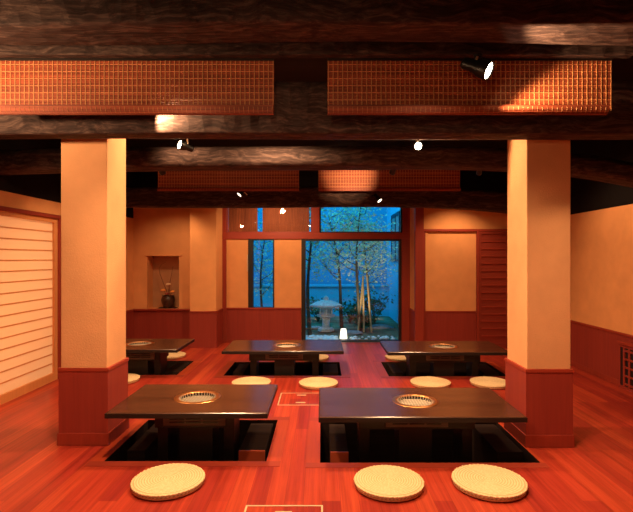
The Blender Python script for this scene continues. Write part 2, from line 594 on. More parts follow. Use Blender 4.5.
def window(n, label, x0, x1, z0, z1, fl, fr, ft, fb, mat, y0=YW + 0.01, y1=YW + 0.09):
    m = MB()
    m.box(x0, x0 + fl, y0, y1, z0, z1).box(x1 - fr, x1, y0, y1, z0, z1)
    m.box(x0 + fl, x1 - fr, y0, y1, z1 - ft, z1).box(x0 + fl, x1 - fr, y0, y1, z0, z0 + fb)
    o = struct(m.build('window_%d' % n, mat, None, 0.003), label, 'window')
    bx(x0 + fl, x1 - fr, (y0 + y1) / 2, (y0 + y1) / 2 + 0.006, z0 + fb, z1 - ft).build('pane', 'glass', o)
    return o


w1 = window(1, 'large black framed picture window onto the garden', wbx0, wbx1, 0.012, z_l0, 0.075, 0.045, 0.035, 0.025, 'frame', YW - 0.02, YW + 0.08)
w2 = window(2, 'narrow black framed slit window in the ochre wall', wax0, wax1, waz0, waz1, 0.085, 0.022, 0.022, 0.015, 'frame', YW - 0.025, YW + 0.08)
bx(wax0 - 0.02, wax1 + 0.01, YW - 0.03, YW + 0.03, waz0 - 0.02, waz0).build('window_sill', 'rail', w2)
bx(wax0 - 0.022, wax0 - 0.008, YW - 0.02, YW, 1.26, 1.56).build('handle', 'brassline', w2)
w3 = window(3, 'transom window filled with a brown reed screen', wx(226.5), wx(312), z_l1, TZ, 0.02, 0.02, 0.02, 0.02, 'post')
w4 = window(4, 'clear transom window above the picture window', wx(319.5), wx(402.5), z_l1, TZ, 0.025, 0.03, 0.02, 0.02, 'frame')
# reeds behind the transom glass, with two gaps that show the garden
mb = MB()
u = 228.5
rnd = random.Random(4)
while u < 309:
    if not (257.5 < u < 262.5):
        x = wx(u)
        mb.box(x - 0.011, x + 0.011, YW + 0.060, YW + 0.072, z_l1 + 0.01, TZ)
    u += 1.27
mb.build('reed_screen', 'reed', w3)

# recess return and right part of the back wall (depth 8.0)
YB = 8.0
mb = MB()
mb.box(1.675, XR, YB + 0.05, YB + 0.17, 0, ZU)
mb.box(1.56, 1.675, YB + 0.05, YW + TW, 0, ZU)
wbr = struct(mb.build('wall_back_right', 'plaster'))
bx(1.56, XR, YB + 0.05, YW + TW, ZU, ZC).build('upper_wall', 'black', wbr)
bx(1.548, 1.56, YB + 0.05, YW - 0.031, 0, WZ).build('wainscot', 'wains', wbr)
bx(1.54, 1.56, YB + 0.05, YW - 0.031, WZ, WZ + 0.024).build('cap_rail', 'rail', wbr)
bx(1.548, 1.690, YB - 0.04, YB + 0.05, 0, ZU + 0.05).build('post', 'post', wbr, 0.004)
bx(1.690, XR, YB + 0.0, YB + 0.05, 1.945, 1.985).build('head_rail', 'rail', wbr, 0.003)
bx(1.690, XR, YB + 0.038, YB + 0.05, 0, WZ).build('wainscot', 'wains', wbr)
bx(1.690, 2.585, YB + 0.03, YB + 0.05, WZ, WZ + 0.02).build('cap_rail', 'rail', wbr)
bx(1.690, 1.725, YB + 0.005, YB + 0.05, 0, 1.945).build('jamb', 'post', wbr)
bx(1.725, 1.775, YB + 0.035, YB + 0.05, WZ + 0.02, 1.945).build('jamb', 'plaster', wbr)
bx(2.580, 2.625, YB - 0.005, YB + 0.05, 0, 1.945).build('jamb', 'post', wbr, 0.003)
dk = struct(bx(2.63, 2.66, YB + 0.0, YB + 0.03, 0, 1.94).box(XR - 0.05, XR, YB, YB + 0.03, 0, 1.94)
            .box(2.66, XR - 0.05, YB, YB + 0.03, 1.90, 1.94).box(2.66, XR - 0.05, YB, YB + 0.03, 0, 0.08).build('door_2', 'darkshoji'),
            'dark red slatted sliding door in the back wall behind the right pillar', 'sliding door')
mb = MB()
for k in range(1, 15):
    z = 0.08 + 1.82 * k / 15
    mb.box(2.66, XR - 0.05, YB + 0.002, YB + 0.018, z - 0.011, z + 0.011)
mb.build('lath', 'rail', dk)
bx(2.66, XR - 0.05, YB + 0.019, YB + 0.03, 0.08, 1.90).build('panel', 'darkshoji', dk)

# ------------------------------------------------------------------ pillars
for nm, x0, x1, y0, y1, lab in (('pillar', -2.095, -1.724, 3.85, 4.225, 'ochre plaster pillar with red wood base left of the tables'),
                        ('pillar', 1.626, 1.975, 3.81, 4.215, 'ochre plaster pillar with red wood base right of the tables')):
    p = struct(bx(x0, x1, y0, y1, 0, 2.9).build(nm, 'pillar', None, 0.006), lab, 'pillar')
    e = 0.012
    bx(x0 - e, x1 + e, y0 - e, y1 + e, 0.002, WZ).build('wainscot', 'wains', p, 0.002)
    bx(x0 - 0.018, x1 + 0.018, y0 - 0.018, y1 + 0.018, WZ, WZ + 0.028).build('cap_rail', 'rail', p, 0.003)
    bx(x0 - 0.02, x1 + 0.02, y0 - 0.02, y1 + 0.02, 0.001, 0.10).build('baseboard', 'post', p, 0.002)


# ------------------------------------------------------------------ timber beams
def beam(label, x0, x1, y0, y1, z0, z1, seed, bow=lambda x: 0.0, rough=0.012, ch=0.03, n=70):
    lps = []
    off = seed * 13.7
    # cross-section, clockwise, corners cut
    sec = []

    def edge(a, b, k):
        for i in range(k):
            t = i / k
            sec.append((a[0] + (b[0] - a[0]) * t, a[1] + (b[1] - a[1]) * t))
    P = [(y0, z0 + ch), (y0, z1 - ch), (y0 + ch, z1), (y1 - ch, z1), (y1, z1 - ch), (y1, z0 + ch), (y1 - ch, z0), (y0 + ch * 0.6, z0)]
    K = [5, 1, 4, 1, 5, 1, 5, 2]
    for i in range(8):
        edge(P[i], P[(i + 1) % 8], K[i])
    for i in range(n + 1):
        x = x0 + (x1 - x0) * i / n
        lp = []
        for (y, z) in sec:
            q = Vector((x * 0.55 + off, y * 3, z * 3))
            d = noise.noise(q) * rough * 1.6 + noise.noise(q * 5.0) * rough * 0.55
            d2 = noise.noise(q + Vector((7, 3, 1))) * rough * 1.6
            lp.append((x, y + d, z + d2 + bow(x)))
        lps.append(lp)
    m = MB()
    m.loops(lps, smooth=True)
    return struct(m.build('beam', 'beam'), label, 'beam')


beam('thick rough beam across the top edge of the photo', XL, XR, 2.87, 3.165, 2.905, 3.17, 1, rough=0.016, ch=0.012)
beam('flat dark batten that carries the two front reed blinds', XL, 2.16, 3.32, 3.385, 2.905, 3.005, 2, rough=0.002, ch=0.005)
beam('long dark beam resting against the two plaster pillars', XL, XR, 3.585, 3.785, 2.432, 2.82, 3, rough=0.006, ch=0.010)
beam('bowed dark log behind the pillars, ends sagging',
     XL + 0.02, XR, 4.65, 4.92, 2.40, 2.60, 4, lambda x: (-0.17 * (x / 3.1) ** 4 if x > 0 else -0.045 * (x / 3.0) ** 2), 0.012, 0.05)
beam('dark beam that carries the two back reed blinds', XL, XR, 6.86, 7.02, 2.80, 2.98, 5, rough=0.006)
beam('dark curved beam close to the window wall', XL, XR, 7.12, 7.32, 2.262, 2.56, 6, lambda x: -0.085 * (max(x, 0) / 2.8) ** 4, 0.010, 0.03)
beam('dark lengthwise rafter high under the ceiling', XL, XR, 5.5, 5.75, 2.92, 3.15, 7, rough=0.008)


# ------------------------------------------------------------------ reed blinds
def blind(label, x0, x1, y, ztop, zbot, pitch, spitch, rr, roll_dx, group):
    t = thing('reed_blind', label, 'blind', ((x0 + x1) / 2, y, ztop), group)
    hw = (x1 - x0) / 2
    H = ztop - zbot - rr * 0.9
    path = [(0.0, -k * pitch) for k in range(int(H / pitch))]
    zc = -H
    roll = []
    for k in range(0, 15):
        a = PI + k * 2 * PI / 15 * 0.8 - 0.5
        roll.append((-rr * 0.8 + rr * math.cos(a) * -1, zc + rr * math.sin(a)))
    m = MB()
    r_ = random.Random(int(x0 * 100))
    ac = MB()
    for k, (py, pz) in enumerate(path):
        hh = pitch * (0.34 + 0.10 * r_.random())
        if k % 4 == 2:
            ac.box(-hw, hw, py - 0.003, py + 0.003, pz - hh * 0.8, pz + hh * 0.8)
        else:
            m.box(-hw, hw, py - 0.003, py + 0.003, pz - hh, pz + hh)
    m.build('slat_panel', 'slat', t)
    ac.build('accent_slats', 'accent', t)
    m = MB()
    for (py, pz) in roll:
        m.box(-hw, hw - roll_dx, py - 0.004, py + 0.004, pz - 0.0045, pz + 0.0045)
    m.box(-hw + 0.004, hw - roll_dx - 0.004, -rr * 1.1, -rr * 0.5, zc - rr * 0.4, zc + rr * 0.4)
    m.build('bottom_roll', 'slat', t)
    m = MB()
    n = int(2 * hw / spitch)
    for i in range(n + 1):
        x = -hw + 0.006 + (2 * hw - 0.012) * i / n
        m.box(x - 0.0028, x + 0.0028, -0.0052, -0.003, -H, 0.0)
        if x < hw - roll_dx - 0.005:
            for k in range(4, 12):
                (ya, za), (yb, zb) = roll[k], roll[k + 1]
                m.tube([(x, ya - 0.004, za), (x, yb - 0.004, zb)], 0.002, 4)
    m.build('string', 'string', t)
    bx(-hw, hw, -0.012, 0.012, 0.0, 0.022).build('head_rail', 'black_wood', t)
    return t


def ux(u, d):
    return (u - VX) * d / FOC


yb1 = 3.40
blind('long orange reed blind hanging over the left half of the front tables', ux(0.5, yb1), ux(274, yb1), yb1, 2.895, 2.515, 0.0125, 0.033, 0.03, 0.0, 'reed blinds on the beams')
blind('long reed blind behind the lit black spotlight at top right', ux(327.5, yb1), ux(611.5, yb1), yb1, 2.895, 2.515, 0.0125, 0.034, 0.03, 0.05, 'reed blinds on the beams')
yb2 = 6.80
blind('smaller back reed blind above the flower niche and slit window', ux(158, yb2), ux(299, yb2), yb2, 2.775, 2.452, 0.012, 0.038, 0.018, 0.0, 'reed blinds on the beams')
blind('smaller back reed blind above the picture window', ux(318.5, yb2), ux(460, yb2), yb2, 2.775, 2.452, 0.012, 0.038, 0.018, 0.0, 'reed blinds on the beams')


# ------------------------------------------------------------------ low tables with a roaster
def make_top(W, Dp, z0, z1, hx, hr):
    """tabletop with a round hole at (hx, 0); corners rounded off by a small chamfer"""
    hw, hd = W / 2, Dp / 2
    angs = {2 * PI * k / 64 for k in range(64)}
    for sx in (-1, 1):
        for sy in (-1, 1):
            angs.add(math.atan2(sy * hd, sx * hw - hx) % (2 * PI))
    angs = sorted(angs)

    def rect(off, z):
        out = []
        a, b = hw - off, hd - off
        for t in angs:
            c, s = math.cos(t), math.sin(t)
            k = 1e9
            if abs(c) > 1e-9:
                k = min(k, ((a - hx) if c > 0 else (a + hx)) / abs(c))
            if abs(s) > 1e-9:
                k = min(k, b / abs(s))
            out.append((hx + k * c, k * s, z))
        return out

    def circ(z):
        return [(hx + hr * math.cos(t), hr * math.sin(t), z) for t in angs]
    m = MB()
    m.loops([circ(z0), circ(z1), rect(0.007, z1), rect(0.0, z1 - 0.007), rect(0.002, z0 + 0.004), rect(0.006, z0)], close=True, smooth=False)
    return m


def make_table(label, W, Dp, hx, pw, ht=0.35):
    t = thing('low_table', label, 'table', (0, 0, 0), 'low roaster tables over the leg pits')
    th = 0.04
    make_top(W, Dp, ht - th, ht, hx, 0.150).build('tabletop', 'table', t)
    hw, hd, e, za, zt = W / 2, Dp / 2, 0.003, ht - th, ht - 0.006
    MB().box(-hw - e, hw + e, -hd - e, -hd, za, zt).box(-hw - e, hw + e, hd, hd + e, za, zt).box(-hw - e, -hw, -hd, hd, za, zt).box(hw, hw + e, -hd, hd, za, zt).build('edge_shade_band', 'black_wood', t)  # added dark band; shade on the table edge put into colour
    zb = -0.418
    bx(-pw / 2, pw / 2, -0.17, 0.17, 0.18, ht - th).build('pedestal', 'black_wood', t, 0.004)
    for sx in (-1, 1):
        bx(*sorted((sx * (pw / 2 - 0.09), sx * (pw / 2 - 0.01))), -0.13, 0.13, zb, 0.18).build('leg', 'black_wood', t, 0.003)
    bx(-0.13, 0.13, -0.12, 0.12, zb, 0.18).build('exhaust_duct', 'soot', t, 0.003)
    v = bx(-0.24, 0.24, -0.182, -0.168, 0.20, ht - th - 0.012).build('vent_panel', 'ventmetal', t, 0.002)
    m = MB()
    for k in range(3):
        for r in range(3):
            xa = -0.19 + k * 0.13
            m.box(xa, xa + 0.115, -0.188, -0.181, 0.222 + r * 0.024, 0.232 + r * 0.024)
    m.build('vent_slat', 'lampblack', v)
    # roaster: bowl, brass ring, grill
    ro = MB()
    ro.lathe([(0.148, ht - 0.002), (0.146, ht - 0.05), (0.12, ht - 0.085), (0.0005, ht - 0.09)], 40, (hx, 0, 0), caps=False)
    r = ro.build('roaster', 'soot', t)
    MB().lathe([(0.184, ht + 0.0005), (0.181, ht + 0.003), (0.158, ht + 0.004), (0.148, ht + 0.003), (0.146, ht - 0.006)], 48, (hx, 0, 0), caps=False).build('brass_rim', 'brass', r)
    m = MB()
    for k in range(-5, 6):
        q = k * 0.0235
        L = math.sqrt(max(0, 0.140 ** 2 - q * q))
        m.tube([(hx - L, q, ht - 0.024), (hx + L, q, ht - 0.024)], 0.0024, 5)
        m.tube([(hx + q, -L, ht - 0.028), (hx + q, L, ht - 0.028)], 0.0024, 5)
    m.build('grill_net', 'steel', r)
    m = MB()
    for k in range(36):
        a = 2 * PI * k / 36
        c, s = math.cos(a), math.sin(a)
        m.tube([(hx + 0.143 * c, 0.143 * s, ht + 0.005), (hx + 0.135 * c, 0.137 * s, ht - 0.020)], 0.003, 5)
    m.build('slotted_ring', 'steel', r)
    return t


def put_table(t, x0, x1, y0, y1):
    t.location = ((x0 + x1) / 2, (y0 + y1) / 2, 0)
    return t


ta = put_table(make_table('dark low roaster table beside the left pillar, front row', 1.182, 0.80, -0.02, 0.62, 0.37), -1.582, -0.40, 3.50, 4.30)
tb = put_table(make_table('dark low roaster table beside the right pillar, longest of the front row', 1.505, 0.79, 0.02, 0.90), -0.022, 1.483, 3.475, 4.262)
tc = copy_tree(tb)
tc['label'] = 'dark low roaster table in front of the garden picture window'
put_table(tc, -1.217, 0.245, 5.935, 6.73)
td = copy_tree(tb)
td['label'] = 'dark low roaster table partly hidden behind the right pillar'
put_table(td, 0.808, 2.313, 5.87, 6.65)
te = copy_tree(ta)
te['label'] = 'dark low roaster table below the flower niche, partly hidden behind the left pillar'
put_table(te, -2.975, -1.793, 5.95, 6.71)


# ------------------------------------------------------------------ round straw cushions
def make_zabuton():
    R, H = 0.227, 0.042
    prof = [(0.0005, 0.001), (R - 0.012, 0.001), (R - 0.003, 0.006), (R, 0.018), (R - 0.001, 0.030), (R - 0.007, 0.038)]
    n = 13
    rt = R - 0.016
    for k in range(n):
        ra = rt * (1 - k / n)
        rb = rt * (1 - (k + 0.5) / n)
        zc = H + 0.002 * math.cos(k / n * 1.4)
        prof.append((ra, zc - 0.0035))
        prof.append((max(rb, 0.004), zc + 0.0012))
    prof.append((0.0005, H))
    o = MB().lathe(prof, 56, caps=False).build('straw_cushion', 'straw')
    m = MB()
    # braided edge: a rope wave round the rim
    N = 120
    pts = [((R - 0.004 + 0.003 * math.cos(PI * k * 0.8)) * Vector((math.cos(2 * PI * k / N), math.sin(2 * PI * k / N), 0)) + Vector((0, 0, 0.033 + 0.003 * math.sin(PI * k * 0.8)))) for k in range(N)]
    m.tube(pts, 0.0062, 6, closed=True)
    m.build('braided_edge', 'rope', o)
    m = MB()
    for k in range(60):
        a = 2 * PI * k / 60
        c, s = math.cos(a), math.sin(a)
        c2, s2 = math.cos(a + 0.05), math.sin(a + 0.05)
        rr = R + 0.0012
        m.tube([(rr * c, rr * s, 0.021), (rr * c2, rr * s2, 0.024)], 0.0022, 4)
    m.build('stitching', 'stitch', o)
    return o


z0 = make_zabuton()
zspots = [
    (-1.017, 3.18, 1.03, 'round straw cushion in front of the front table by the left pillar'),
    (0.439, 3.157, 1.0, 'round straw cushion, left one of the pair before the longest table'),
    (1.100, 3.165, 1.035, 'round straw cushion, right one of the pair before the longest table'),
    ((251.5 - 322) / 84.5, 5.68, 1.0, 'round straw cushion at the left end of the front of the window table'),
    ((318.5 - 322) / 84.5, 5.66, 1.0, 'round straw cushion at the right end of the front of the window table'),
    ((430.4 - 322) / 84.5, 5.68, 1.02, 'whole round straw cushion in front of the table behind the right pillar'),
    ((490 - 322) / 84.5, 5.68, 1.0, 'round straw cushion touching the outline of the right pillar'),
    ((120 - 322) / 82.2, 5.84, 1.0, 'round straw cushion mostly hidden behind the left pillar'),
    (-2.30, 7.27, 1.0, 'straw cushion glimpsed behind the table below the flower niche'),
    (-0.13, 7.12, 1.0, 'straw cushion glimpsed behind the table in front of the picture window'),
    (1.17, 7.14, 1.0, 'straw cushion glimpsed behind the back table by the right pillar'),
]
for i, (x, y, s, lab) in enumerate(zspots):
    o = z0 if i == 0 else copy_tree(z0)
    tag(o, lab, 'cushion', 'round straw cushions on the floor')
    o.location = (x, y, 0.003)
    o.scale = (s, s, 1)
    o.rotation_euler = (0, 0, i * 0.7)

# ------------------------------------------------------------------ floor hatches
for (x0, x1, y0, y1, lab) in ((-0.455, 0.01, 4.885, 5.325, 'square floor hatch with pale metal edging between the front and back tables'),
                              (-0.46, 0.006, 2.46, 2.906, 'square floor hatch with pale metal edging cut by the bottom edge of the photo')):
    cx, cy = (x0 + x1) / 2, (y0 + y1) / 2
    t = thing('floor_hatch', lab, 'hatch', (cx, cy, 0.0), 'floor hatches in the aisle')
    hx, hy, w = (x1 - x0) / 2, (y1 - y0) / 2, 0.011
    bx(-hx + w, hx - w, -hy + w, hy - w, 0.0, 0.002).build('lid', 'floor', t)
    MB().box(-hx, hx, -hy, -hy + w, 0, 0.004).box(-hx, hx, hy - w, hy, 0, 0.004).box(-hx, -hx + w, -hy + w, hy - w, 0, 0.004).box(hx - w, hx, -hy + w, hy - w, 0, 0.004).build('metal_edge', 'brassline', t)
    for sy in (-1, 1):
        yy = sy * (hy - 0.085)
        bx(-0.05, 0.05, yy - 0.014, yy + 0.014, 0.002, 0.005).build('handle', 'brassline', t, 0.001)

# ------------------------------------------------------------------ lattice unit at the foot of the right wall
t = thing('heater_cover', 'dark lattice grille cover standing low against the right wall', 'heater cover', (XR, 5.3, 0))
ya, yb = -0.62, 0.31
bx(-0.012, 0.0, ya, yb, 0.0, 0.50).build('frame', 'post', t)
MB().box(-0.05, -0.012, ya, yb, 0.505, 0.54).build('top', 'rail', t, 0.003)
bx(-0.028, -0.012, ya + 0.03, yb - 0.03, 0.03, 0.47).build('back_panel', 'frame', t)
m = MB()
for k in range(9):
    yy = ya + 0.05 + k * 0.095
    m.box(-0.040, -0.028, yy, yy + 0.03, 0.03, 0.47)
for k in range(5):
    zz = 0.05 + k * 0.095
    m.box(-0.044, -0.028, ya + 0.03, yb - 0.10, zz, zz + 0.02)
m.build('lattice', 'post', t)
bx(-0.034, -0.012, ya, yb, 0.47, 0.505).box(-0.034, -0.012, ya, yb, 0, 0.03).box(-0.034, -0.012, ya, ya + 0.03, 0.03, 0.47).box(-0.034, -0.012, yb - 0.03, yb, 0.03, 0.47).build('trim', 'wains', t)


# ------------------------------------------------------------------ spotlights
def spotlight(label, pos, dirv, mount, r=0.05, L=0.16, lens='bulb', group='black spotlights on the beams'):
    p = Vector(pos)
    d = Vector(dirv).normalized()
    t = thing('spotlight', label, 'spotlight', tuple(p), group)
    R = d.to_track_quat('Z', 'Y').to_matrix()
    prof = [(0.001, -L), (r * 0.55, -L), (r * 0.62, -L * 0.93), (r * 0.66, -L * 0.55), (r * 0.95, -L * 0.35), (r, -L * 0.05), (r, 0.0), (r * 0.9, 0.0), (r * 0.86, -0.012)]
    MB().lathe(prof, 28, mat=R, caps=False).build('housing', 'lampblack', t)
    MB().lathe([(0.0005, -0.002), (r * 0.5, -0.004), (r * 0.87, -0.011)], 28, mat=R, caps=False).build('lens', lens, t)
    mrel = Vector(mount) - p
    back = d * (-L * 0.6)
    m = MB()
    m.tube([back, (back + mrel) / 2 + Vector((0, 0, 0.01)), mrel], 0.008, 8)
    m.build('bracket', 'steel', t)
    MB().lathe([(0.0005, 0), (0.03, 0), (0.03, 0.015), (0.0005, 0.015)], 20, center=mrel - Vector((0, 0, 0.008)), caps=False).build('mount_plate', 'lampblack', t)
    return p, d


def lamp(name, pos, target, power, size_deg=120, blend=0.6, col=(1.0, 0.62, 0.30), rad=0.03):
    L = bpy.data.lights.new(name, 'SPOT')
    L.energy = power
    L.spot_size = math.radians(size_deg)
    L.spot_blend = blend
    L.color = col
    L.shadow_soft_size = rad
    o = bpy.data.objects.new(name, L)
    C.objects.link(o)
    o.location = pos
    d = Vector(target) - Vector(pos)
    o.rotation_euler = d.to_track_quat('-Z', 'Y').to_euler()
    return o


WARM = (1.0, 0.58, 0.30)
# front right, in front of the blind
p, d = spotlight('lit black spotlight in front of the right front reed blind', px(489.5, 71, 3.2), (0.72, -0.48, -0.46), (px(478, 56, 3.30)), 0.062, 0.20)
lamp('spot_lamp_a', p + d * 0.012, p + d, 62, 138, 0.35, WARM, 0.02)
# under the beam between the pillars
p, d = spotlight('glowing spotlight under the beam beside the left pillar', px(179, 144.5, 4.2), (-0.55, -0.62, 0.12), (ux(187, 4.25), 4.25, 2.62), 0.042, 0.14)
lamp('spot_lamp_b', p + d * 0.012, p + d, 15, 172, 0.2, WARM, 0.02)
p, d = spotlight('glowing spotlight under the beam left of the right pillar', px(418.5, 146, 4.2), (0.06, -0.90, -0.25), (ux(418.5, 4.25), 4.28, 2.60), 0.036, 0.12)
lamp('spot_lamp_c', p + d * 0.012, p + d, 42, 172, 0.2, WARM, 0.02)
# small ones at the log behind the pillars and by the window wall
p, d = spotlight('small spotlight peeping over the back reed blind at its left end', px(163, 173.5, 5.05), (0.15, 0.75, -0.65), (ux(163, 5.0), 4.97, 2.62), 0.032, 0.10, 'glint')
p, d = spotlight('small spotlight shining on the back reed blind above the picture window', px(392, 173.0, 5.05), (-0.25, 0.8, -0.5), (ux(392, 5.0), 4.97, 2.60), 0.032, 0.10, 'glint')
lamp('spot_lamp_d', p + d * 0.012, (0.40, 6.8, 2.68), 200, 28, 1.0, WARM, 0.02)
p, d = spotlight('small unlit spotlight tip above the right end of the back blind', px(479, 173.5, 5.05), (0.2, 0.8, -0.5), (ux(479, 5.0), 4.97, 2.58), 0.028, 0.10, 'lampblack')
p, d = spotlight('small spotlight in front of the transom reed screen', px(239, 195, 7.0), (-0.45, -0.35, -0.6), (ux(248, 7.08), 7.10, 2.42), 0.045, 0.13, 'glint')
p, d = spotlight('small spotlight in front of the clear transom window', px(380, 201, 7.0), (0.5, -0.45, -0.75), (ux(373, 7.08), 7.10, 2.42), 0.045, 0.14, 'glint')

# unseen lights without modelled fixtures (behind the beams or outside the view)
lamp('lamp_behind_blind', (-1.22, 3.485, 2.565), (-1.10, 3.585, 2.52), 26.0, 125, 0.5, WARM, 0.012)
lamp('log_glow_light', (-1.36, 4.40, 2.60), (-1.25, 4.65, 2.50), 9.0, 150, 0.6, WARM, 0.03)  # added spot standing in for bulb spill on the log
lamp('ceiling_lamp_front_left', (-1.1, 2.65, 2.80), (-0.9, 3.1, 0.0), 155, 125, 0.8, WARM, 0.08)
lamp('ceiling_lamp_front_right', (0.8, 2.65, 2.80), (0.6, 3.1, 0.0), 100, 125, 0.8, WARM, 0.08)
lamp('pillar_fill_light', (-0.45, 4.15, 2.80), (-0.45, 4.2, 0.0), 125, 150, 0.7, WARM, 0.06)  # unseen fill added to brighten the inner pillar faces
lamp('room_lamp_front', (-0.4, 0.6, 2.7), (-0.3, 3.2, 0.6), 50, 110, 0.8, WARM, 0.1)
lamp('side_lamp_left', (-2.85, 2.75, 2.45), (-2.0, 3.4, 2.75), 60, 120, 0.8, WARM, 0.05)
lamp('ceiling_lamp_mid_left', (-2.35, 5.55, 2.8), (-2.35, 6.0, 0.0), 75, 125, 0.8, WARM, 0.06)
lamp('ceiling_lamp_mid', (-0.45, 5.35, 2.8), (-0.45, 6.0, 0.0), 110, 125, 0.8, WARM, 0.06)
lamp('ceiling_lamp_mid_right', (1.5, 5.35, 2.8), (1.5, 6.0, 0.0), 85, 125, 0.8, WARM, 0.06)
lamp('ceiling_lamp_side_right', (2.3, 5.4, 2.5), (3.5, 5.5, 1.6), 34, 95, 0.8, WARM, 0.06)
lamp('wall_lamp_left', (-2.3, 7.42, 2.30), (-2.5, 8.3, 0.7), 15, 120, 0.8, WARM, 0.05)
lamp('wall_lamp_mid', (-0.8, 7.45, 2.45), (-0.8, 8.5, 1.4), 44, 140, 0.8, WARM, 0.05)
lamp('wall_lamp_right', (2.2, 7.4, 2.45), (2.2, 8.0, 0.7), 28, 120, 0.8, WARM, 0.05)
lamp('beam_glow_left', (-2.5, 2.2, 2.5), (-2.2, 2.87, 3.05), 45, 110, 0.9, WARM, 0.06)  # unseen light added for the glow on the front beam
lamp('garden_spot', (0.75, 9.45, 0.12), (0.98, 10.5, 1.6), 38, 75, 0.8, (1.0, 0.80, 0.48), 0.05)
# unseen area light added behind the paper screen to backlight it
A = bpy.data.lights.new('screen_backlight', 'AREA')
A.shape = 'RECTANGLE'
A.size, A.size_y = 1.8, 2.0
A.energy = 52
A.color = WARM
o = bpy.data.objects.new('screen_backlight', A)
C.objects.link(o)
o.location = (XL - 0.9, 5.1, 1.1)
o.rotation_euler = Vector((1, 0, 0)).to_track_quat('-Z', 'Y').to_euler()

# ------------------------------------------------------------------ flowers in the niche
vx, vy, vz = ux(168, 8.48), 8.49, nz0
vs = MB().lathe([(0.0005, 0.0), (0.070, 0.0), (0.085, 0.02), (0.112, 0.09), (0.118, 0.14), (0.108, 0.18), (0.095, 0.20), (0.104, 0.215), (0.096, 0.215), (0.086, 0.19), (0.0005, 0.12)], 32, caps=False).build('vase', 'pot', None, loc=(vx, vy, vz + 0.012))
tag(vs, 'dark round pot standing in the wall niche', 'vase')
tr = bx(-0.15, 0.15, -0.075, 0.075, 0, 0.012).build('display_board', 'black_wood', None, 0.002, loc=(vx, vy, vz))
tag(tr, 'thin dark board under the pot in the niche', 'board')


def bloom(label, u, v, r, mat, seed):
    q = Vector((ux(u, 8.40), 8.40, CAM_H + (VY - v) * 8.40 / FOC))
    t = thing('flower', label, 'flower', tuple(q), 'flowers in the niche pot')
    m = MB()
    rr = random.Random(seed)
    for ring, (n, el, k) in enumerate(((8, 0.15, 1.0), (7, 0.6, 0.85), (5, 1.1, 0.6))):
        for i in range(n):
            a = 2 * PI * i / n + ring * 0.4 + rr.random() * 0.2
            dv = Vector((math.cos(a) * math.cos(el), math.sin(a) * math.cos(el), math.sin(el)))
            m.ico(dv * r * k * 0.6, r * 0.42, 1, (1, 1, 0.7))
    m.build('petals', mat, t)
    base = Vector((vx, vy, vz + 0.17)) - q
    MB().tube([(0, 0, 0), base * 0.5 + Vector((0, 0, 0.01)), base], 0.004, 6).build('stem', 'twig', t)


bloom('pale orange flower at the left rim of the pot in the niche', 163.5, 290.5, 0.050, 'petal_o', 1)
bloom('cream flower highest in the pot in the niche', 168.3, 284.5, 0.044, 'petal_w', 2)
bloom('orange flower at the right rim of the pot in the niche', 172.4, 292, 0.046, 'petal_o', 3)
bloom('dull red flower low in the middle of the niche pot', 167.5, 294, 0.048, 'petal_r', 4)
for lab, pts in (('thin twig curling up from the niche pot to the left', ((167, 292), (163, 282), (160, 274), (159, 268), (162, 264), (166, 262))),
                 ('thin straight twig rising from the niche pot to the right', ((169, 292), (170, 282), (172, 272), (173, 266)))):
    q = [Vector((ux(a, 8.45), 8.45, CAM_H + (VY - b) * 8.45 / FOC)) for a, b in pts]
    o = MB().tube([p - q[0] for p in q], [0.006 - 0.0007 * i for i in range(len(q))], 6).build('twig', 'twig', None, loc=tuple(q[0]))
    tag(o, lab, 'twig', 'twigs in the niche pot')

# ------------------------------------------------------------------ the garden beyond the window
GZ = -0.02
GX0, GX1, GY0, GY1 = -3.6, 1.78, YW + TW, 13.2
m = MB()
nx, ny = 40, 36
vsx = []
for j in range(ny + 1):
    for i in range(nx + 1):
        x = GX0 + (GX1 - GX0) * i / nx
        y = GY0 + (GY1 - GY0) * j / ny
        vsx.append((x, y, GZ - 0.02 + 0.03 * noise.noise(Vector((x * 1.3, y * 1.3, 0)))))
m._add(vsx, [(j * (nx + 1) + i, j * (nx + 1) + i + 1, (j + 1) * (nx + 1) + i + 1, (j + 1) * (nx + 1) + i) for j in range(ny) for i in range(nx)], True)
struct(m.build('garden_ground', 'soil'), 'mossy garden ground', 'ground')
struct(bx(GX0, GX1 + 0.15, GY1, GY1 + 0.15, -0.1, 4.6).build('garden_wall', 'gwall'), 'blue lit wall at the far side of the garden', 'wall')
gr = struct(bx(GX1, GX1 + 0.15, YW + TW, GY1, -0.1, 4.6).build('garden_wall', 'gwall2'), 'pale blue lit wall on the right side of the garden', 'wall')
struct(bx(GX0 - 0.15, GX0, YW + TW, GY1 + 0.15, -0.1, 4.6).build('garden_wall', 'gwall'), 'blue lit wall on the left side of the garden', 'wall')
lw = struct(bx(GX0, GX1, 12.75, 12.9, -0.1, 0.74).build('garden_wall', 'gwall2'), 'low pale wall along the back of the garden', 'wall')
bx(GX0, GX1, 12.71, 12.93, 0.74, 0.785).build('coping', 'gwall2', lw)
gw = struct(MB().box(GX1 - 0.03, GX1 + 0.01, 10.9, 12.3, 1.42, 1.47).box(GX1 - 0.02, GX1 + 0.01, 10.95, 11.03, 1.47, 2.5).box(GX1 - 0.02, GX1 + 0.01, 12.17, 12.25, 1.47, 2.5)
            .box(GX1 - 0.02, GX1 + 0.01, 11.55, 11.62, 1.47, 2.5).box(GX1 - 0.02, GX1 + 0.01, 10.95, 12.25, 2.5, 2.58).build('window_5', 'frame'), 'dark window in the right garden wall', 'window')
bx(GX1 - 0.006, GX1 + 0.005, 11.03, 12.17, 1.47, 2.5).build('pane', 'darkstone', gw)

